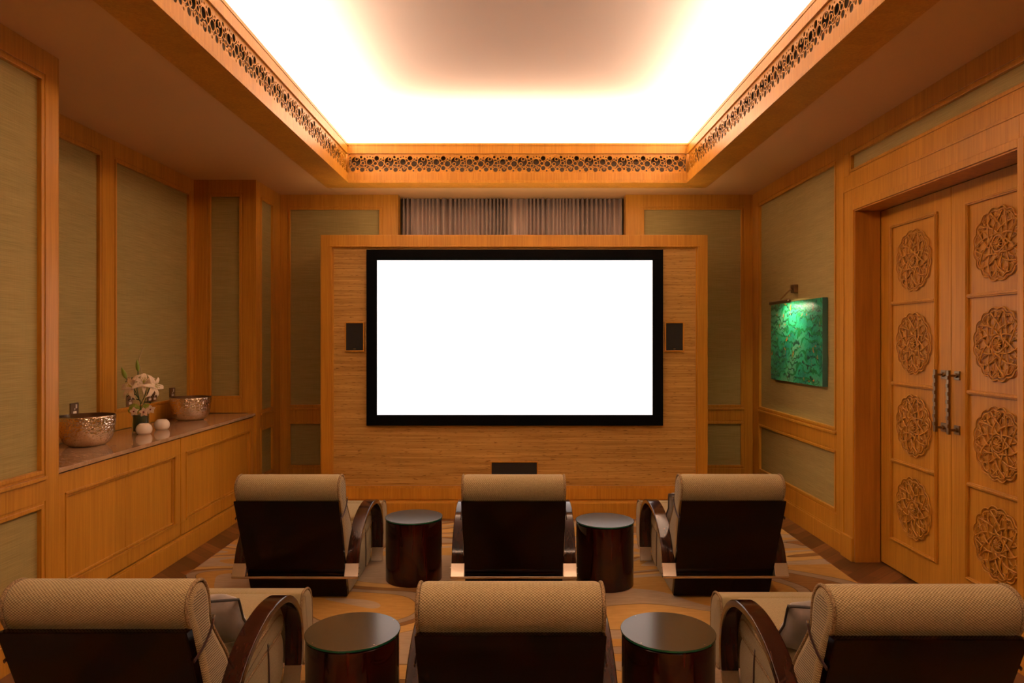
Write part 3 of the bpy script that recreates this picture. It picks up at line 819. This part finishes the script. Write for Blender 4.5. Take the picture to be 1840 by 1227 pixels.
def bowl(x, y, label, seed):
    random.seed(seed)
    r0 = .160
    prof = cat([(.0, .0), (.075, .0), (.105, .006), (.134, .035), (.152, .085), (.160, .140), (.163, .187)], False, 7)
    ph = [random.uniform(0, 6.28) for _ in range(6)]
    fn = lambda a, z: 1+.006*sin(9*a+ph[0]+30*z)+.005*sin(17*a+ph[1]-60*z)+.004*sin(29*a+ph[2]+90*z)
    r = empty('metal_bowl', (x, y, .8875)); tag(r, label, 'bowl', 'hammered metal bowls on the sideboard')
    bm = new(); lathe(bm, [(p[0], p[1]) for p in prof]+[(.1605, .189)], 120, fn=fn); obj('bowl_shell', bm, 'hammered_metal', r, smooth=70)
    bm = new(); lathe(bm, [(.1600, .188)]+[(max(0, p[0]-.005), p[1]+.005) for p in reversed(prof)], 96, fn=fn); obj('bowl_inside', bm, 'bowl_inner', r, smooth=70)
bowl(-2.735, 4.43, 'hammered metal bowl at the near end of the marble top', 3)
bowl(-2.735, 5.84, 'hammered metal bowl at the far end of the marble top', 5)
def tealight(x, y, label):
    bm = new(); prof = cat([(.036, 0), (.048, .012), (.0535, .034), (.048, .056), (.033, .073)], False, 5)
    lathe(bm, [(0, 0)]+[(p[0], p[1]) for p in prof]+[(.031, .074), (.028, .07), (.027, .05), (0, .05)], 48)
    o = obj('tealight_holder', bm, 'white_ceramic', smooth=45, loc=(x, y, .8875)); tag(o, label, 'candle holder', 'white round candle holders by the flowers')
tealight(-2.650, 4.95, 'small round white candle holder directly in front of the flower vase')
tealight(-2.655, 5.21, 'small round white candle holder to the right of the flower vase')

# flower arrangement: local x to the right in the photo = world x, z up
FR = empty('flower_arrangement', (-2.735, 5.06, .8875)); tag(FR, 'white lilies and orchids in a small leaf-lined glass vase', 'flowers')
bm = new(); lathe(bm, [(0, .0), (.055, .0), (.056, .003), (.056, .135), (.052, .135), (.052, .008), (0, .008)], 48); obj('glass_vase', bm, 'clear_glass', FR, smooth=40)
bm = new(); lathe(bm, [(.0475, .010), (.0485, .06), (.0480, .125), (.040, .126), (0, .124)], 32, fn=lambda a, z: 1-.04*(sin(3*a) > .6)); obj('leaf_lining', bm, 'leaf_dark', FR, smooth=40)
def petal(bm, base, direc, up, L, W, curl, mat=0, n=9, m=4):
    d = Vector(direc).normalized(); u = Vector(up); u = (u-d*u.dot(d)).normalized(); s = d.cross(u); g = []
    for i in range(n+1):
        t = i/n; ang = curl*t*t; c = Vector(base)+d*L*(sin(ang)/ang*t if ang > 1e-4 else t)-u*L*((1-cos(ang))/ang*t if ang > 1e-4 else 0)
        w = W*(sin(pi*min(1, t*.96+.04))**.75)*(1-.25*t)
        g.append([bm.verts.new(c+s*w*(j/m*2-1)/1.0+u*(.25*w*abs(j/m*2-1)**2)+u*.003*sin(9*t+3*j)) for j in range(m+1)])
    for i in range(n):
        for j in range(m): bm.faces.new((g[i][j], g[i+1][j], g[i+1][j+1], g[i][j+1])).material_index = mat
def lily(c, facing, L=.085, W=.019, roll=0):
    bm = new(); f = Vector(facing).normalized(); a = f.orthogonal().normalized(); b = f.cross(a)
    for k in range(6):
        an = 2*pi*k/6+roll; rad = a*cos(an)+b*sin(an)
        petal(bm, Vector(c), (f*.62+rad*.8), (f*.8-rad*.6), L*(1 if k % 2 else .92), W*(1.15 if k % 2 else .85), 1.35)
    o = obj('lily', bm, 'lily_petal', FR, smooth=80); md = o.modifiers.new('s', 'SOLIDIFY'); md.thickness = .001
    bm = new()
    for k in range(6):
        an = 2*pi*k/6+.4; rad = a*cos(an)+b*sin(an); e = Vector(c)+f*.058+rad*.016
        tube(bm, [Vector(c), Vector(c)+f*.03+rad*.005, e], .0009, 5); tube(bm, [e-b*.004, e+b*.004], .002, 5)
    tube(bm, [Vector(c), Vector(c)+f*.065], .0014, 6); obj('stamens', bm, 'pollen', o)
# positions in local coordinates (x right, z up); 1 photo px is about 4 mm here
lily((-.035, -.03, .325), (-.35, -.85, .42), .120, .025, .3)
lily((.035, -.02, .350), (.40, -.70, .62), .105, .021, .9)
lily((.085, .0, .330), (.95, -.40, .15), .105, .019, .1)
def bud(c, d, L=.075, r=.013):
    d = Vector(d).normalized(); bm = new(); P = [Vector(c)+d*L*t for t in (0, .1, .3, .5, .7, .88, 1)]
    tube(bm, P, [r*k for k in (.35, .7, 1, 1, .75, .4, .08)], 10); obj('lily_bud', bm, 'bud_green', FR, smooth=80)
bud((-.104, 0, .390), (-.42, .05, .92), .088, .015); bud((-.028, .02, .440), (-.10, 0, 1), .086, .013)
bm = new()
for pts in ([(0, 0, .10), (0, 0, .20), (-.012, 0, .24), (-.04, -.01, .29), (-.035, -.02, .325)], [(0, 0, .2), (.03, .0, .26), (.045, -.01, .30), (.035, -.01, .345)], [(0, 0, .22), (-.03, .01, .30), (-.03, .02, .36), (-.028, .02, .440)],
            [(-.012, 0, .24), (-.05, .01, .31), (-.085, .01, .36), (-.104, 0, .390)], [(.01, .0, .15), (.03, .0, .22), (.05, 0, .27), (.070, .0, .335)]):
    tube(bm, cat(pts, False, 4), .0028, 6)
obj('stem', bm, 'stem_green', FR, smooth=80)
for base, d, up, L, W in (((.0, 0, .23), (-.9, -.2, .35), (0, 0, 1), .085, .008), ((.03, 0, .215), (.85, -.3, .25), (0, 0, 1), .06, .016), ((-.06, 0, .385), (-.8, -.3, -.1), (0, 0, 1), .05, .007), ((-.028, 0, .385), (-.9, -.2, .45), (0, 0, 1), .05, .007), ((-.03, 0, .27), (-.95, -.1, .1), (0, 0, 1), .07, .009)):
    bm = new(); petal(bm, base, d, up, L, W, .7); o = obj('leaf', bm, 'leaf_dark', FR, smooth=80); o.modifiers.new('s', 'SOLIDIFY').thickness = .0008
for cx, cy, cz, R in ((-.045, .0, .165, .038), (.038, .01, .168, .032)):
    bm = new(); random.seed(int(cz*1000))
    for k in range(90):
        a = random.uniform(0, 2*pi); e = math.asin(random.uniform(-.5, 1)); n = Vector((cos(a)*cos(e), sin(a)*cos(e), sin(e))); p = Vector((cx, cy, cz))+n*R
        t1 = n.orthogonal().normalized(); t1.rotate(Matrix.Rotation(random.uniform(0, 1.5), 3, n)); t2 = n.cross(t1)
        for d in (t1, t2, -t1, -t2):
            s = n.cross(d)*.0045; bm.faces.new([bm.verts.new(q) for q in (p, p+d*.006+s+n*.002, p+d*.011+n*.003, p+d*.006-s+n*.002)])
    bmesh.ops.create_icosphere(bm, subdivisions=2, radius=R*.93, matrix=Matrix.Translation((cx, cy, cz)))
    obj('hydrangea_head', bm, 'hydrangea_green', FR, smooth=80)
for c in ((-.010, -.062, .155), (.052, -.050, .150), (.082, -.015, .165)):
    bm = new(); f = Vector((c[0]*3, -1, .15)).normalized(); a = f.orthogonal().normalized(); b = f.cross(a)
    for k in range(5):
        an = 2*pi*k/5+.3; rad = a*cos(an)+b*sin(an); petal(bm, c, rad*.95+f*.25, f, .036, .014, .5, 0, 6, 4)
    for k in range(3):
        an = 2*pi*k/3; rad = a*cos(an)+b*sin(an); petal(bm, Vector(c)+f*.004, f+rad*.5, rad, .013, .005, .6, 1, 4, 2)
    o = obj('orchid', bm, ['orchid_petal', 'orchid_heart'], FR, smooth=80); o.modifiers.new('s', 'SOLIDIFY').thickness = .001
bm = new(); tube(bm, cat([(.01, 0, .15), (.02, 0, .30), (.02, 0, .40), (-.008, .0, .50), (.004, .0, .57), (.028, .0, .635)], False, 6), .0022, 5)
tube(bm, cat([(-.005, 0, .2), (-.01, 0, .33), (-.022, 0, .41)], False, 4), .0013, 5); obj('twig', bm, 'twig', FR, smooth=80)

# sockets
def socket(y, z, n, label):
    r = empty('wall_socket', (XR, y, z)); w = .043 if n == 1 else .073
    bm = new(); box(bm, (0.0, -w, -.043), (.008, w, .043)); obj('plate', bm, 'bronze_plate', r, bevel=.002)
    for k in range(n):
        yo = 0 if n == 1 else (-.036 + .072*k)
        bm = new(); box(bm, (.007, yo+.006, .006), (.012, yo+.020, .032)); obj('rocker_switch', bm, 'white_plastic', r, bevel=.001)
        bm = new(); box(bm, (.007, yo-.018, -.030), (.0095, yo+.018, -.012)); box(bm, (.007, yo-.004, -.006), (.0095, yo+.004, .008)); obj('outlet_insert', bm, 'white_plastic', r, bevel=.001)
    tag(r, label, 'socket', 'bronze sockets above the sideboard')
socket(4.665, 1.092, 1, 'bronze plated socket on the wall behind the near bowl'); socket(5.335, 1.093, 1, 'bronze plated socket on the wall just left of the lily stems')
socket(5.66, 1.097, 2, 'double bronze plated socket partly hidden behind the lilies'); socket(5.994, 1.103, 1, 'bronze plated socket on the wall by the rim of the far bowl')

# ------------------------------------------------------------------ painting and its lamp
r = empty('painting', (XW, 5.90, 1.54)); tag(r, 'abstract green canvas of dark wavy strokes and orange flecks on the right wall', 'painting')
bm = new(); box(bm, (-.044, -.542, -.345), (-.002, .542, .345), 1)
for f in bm.faces:
    if all(abs(v.co.x+.044) < 1e-5 for v in f.verts): f.material_index = 0
obj('canvas', bm, ['painted_canvas', 'canvas_side'], r, bevel=.002)
r = empty('picture_lamp', (XW, 5.965, 1.995)); tag(r, 'small bronze picture lamp lit over the green painting', 'lamp')
bm = new(); box(bm, (-.035, -.04, -.035), (0, .04, .035)); tube(bm, [Vector((-.035, 0, 0)), Vector((-.052, 0, 0))], .012, 12); obj('wall_mount', bm, 'bronze_plate', r, bevel=.002)
for s in (-.012, .012):
    bm = new(); tube(bm, [Vector((-.045, s, .0)), Vector((-.165, s-.055, -.105))], .004, 8); obj('arm', bm, 'steel_rod', r, smooth=60)
bm = new(); P = [Vector((-.165, -.275+y, -.118)) for y in (0, .006, .43, .436)]; tube(bm, P, [.010, .016, .016, .010], 14)
sh = obj('lamp_tube', bm, 'bronze_plate', r, smooth=40)

# ------------------------------------------------------------------ lights
WARM = (1, .73, .52)
def area(name, loc, sx, sy, energy, col, rot=(0, 0, 0), spread=180):
    l = bpy.data.lights.new(name, 'AREA'); l.shape = 'RECTANGLE'; l.size = sx; l.size_y = sy; l.energy = energy; l.color = col; l.spread = radians(spread)
    o = bpy.data.objects.new(name, l); COL.objects.link(o); o.location = loc; o.rotation_euler = rot; return o
EC = 78
zc = 3.30
ym, ylen = (CI[2]+CI[3])/2, CI[3]-CI[2]
area('cove_light', (-1.80, ym, zc), .16, ylen+.1, EC*ylen/3, WARM, (radians(180), radians(18), 0))
area('cove_light', (1.82, ym, zc), .16, ylen+.1, EC*ylen/3, WARM, (radians(180), radians(-18), 0))
area('cove_light', (.01, 6.66, zc-.012), 3.4, .16, EC*.72, WARM, (radians(180+18), 0, 0))
area('cove_light', (.01, -.95, zc), 3.4, .16, EC*1.15, WARM, (radians(180-18), 0, 0))
area('curtain_light', (-.02, 6.33, 2.497), 3.1, .04, 12, WARM, (radians(162), 0, 0))
area('picture_light', (XW-.165, 5.91, 1.86), .02, .38, 5, (1, .95, .58), (0, radians(-34), 0), 150)

w = bpy.data.worlds.new('World'); SC.world = w; w.use_nodes = True
w.node_tree.nodes['Background'].inputs[0].default_value = (1, .6, .3, 1); w.node_tree.nodes['Background'].inputs[1].default_value = 0.0

# ------------------------------------------------------------------ camera
cd = bpy.data.cameras.new('Camera'); cam = bpy.data.objects.new('Camera', cd); COL.objects.link(cam); SC.camera = cam
cam.location = (0, 0, 1.56); cam.rotation_euler = (radians(90), 0, 0)
cd.sensor_fit = 'HORIZONTAL'; cd.sensor_width = 36; cd.lens = 36*1250/1840; cd.shift_x = -8/1840; cd.shift_y = -3.5/1840; cd.clip_start = .05
vs = SC.view_settings; vs.view_transform = 'Standard'; vs.look = 'None'; vs.exposure = 0; vs.gamma = 1; vs.use_curve_mapping = False
SC.cycles.max_bounces = 12; SC.cycles.diffuse_bounces = 8; SC.cycles.glossy_bounces = 4; SC.cycles.sample_clamp_indirect = 6
SC.cycles.use_denoising = True
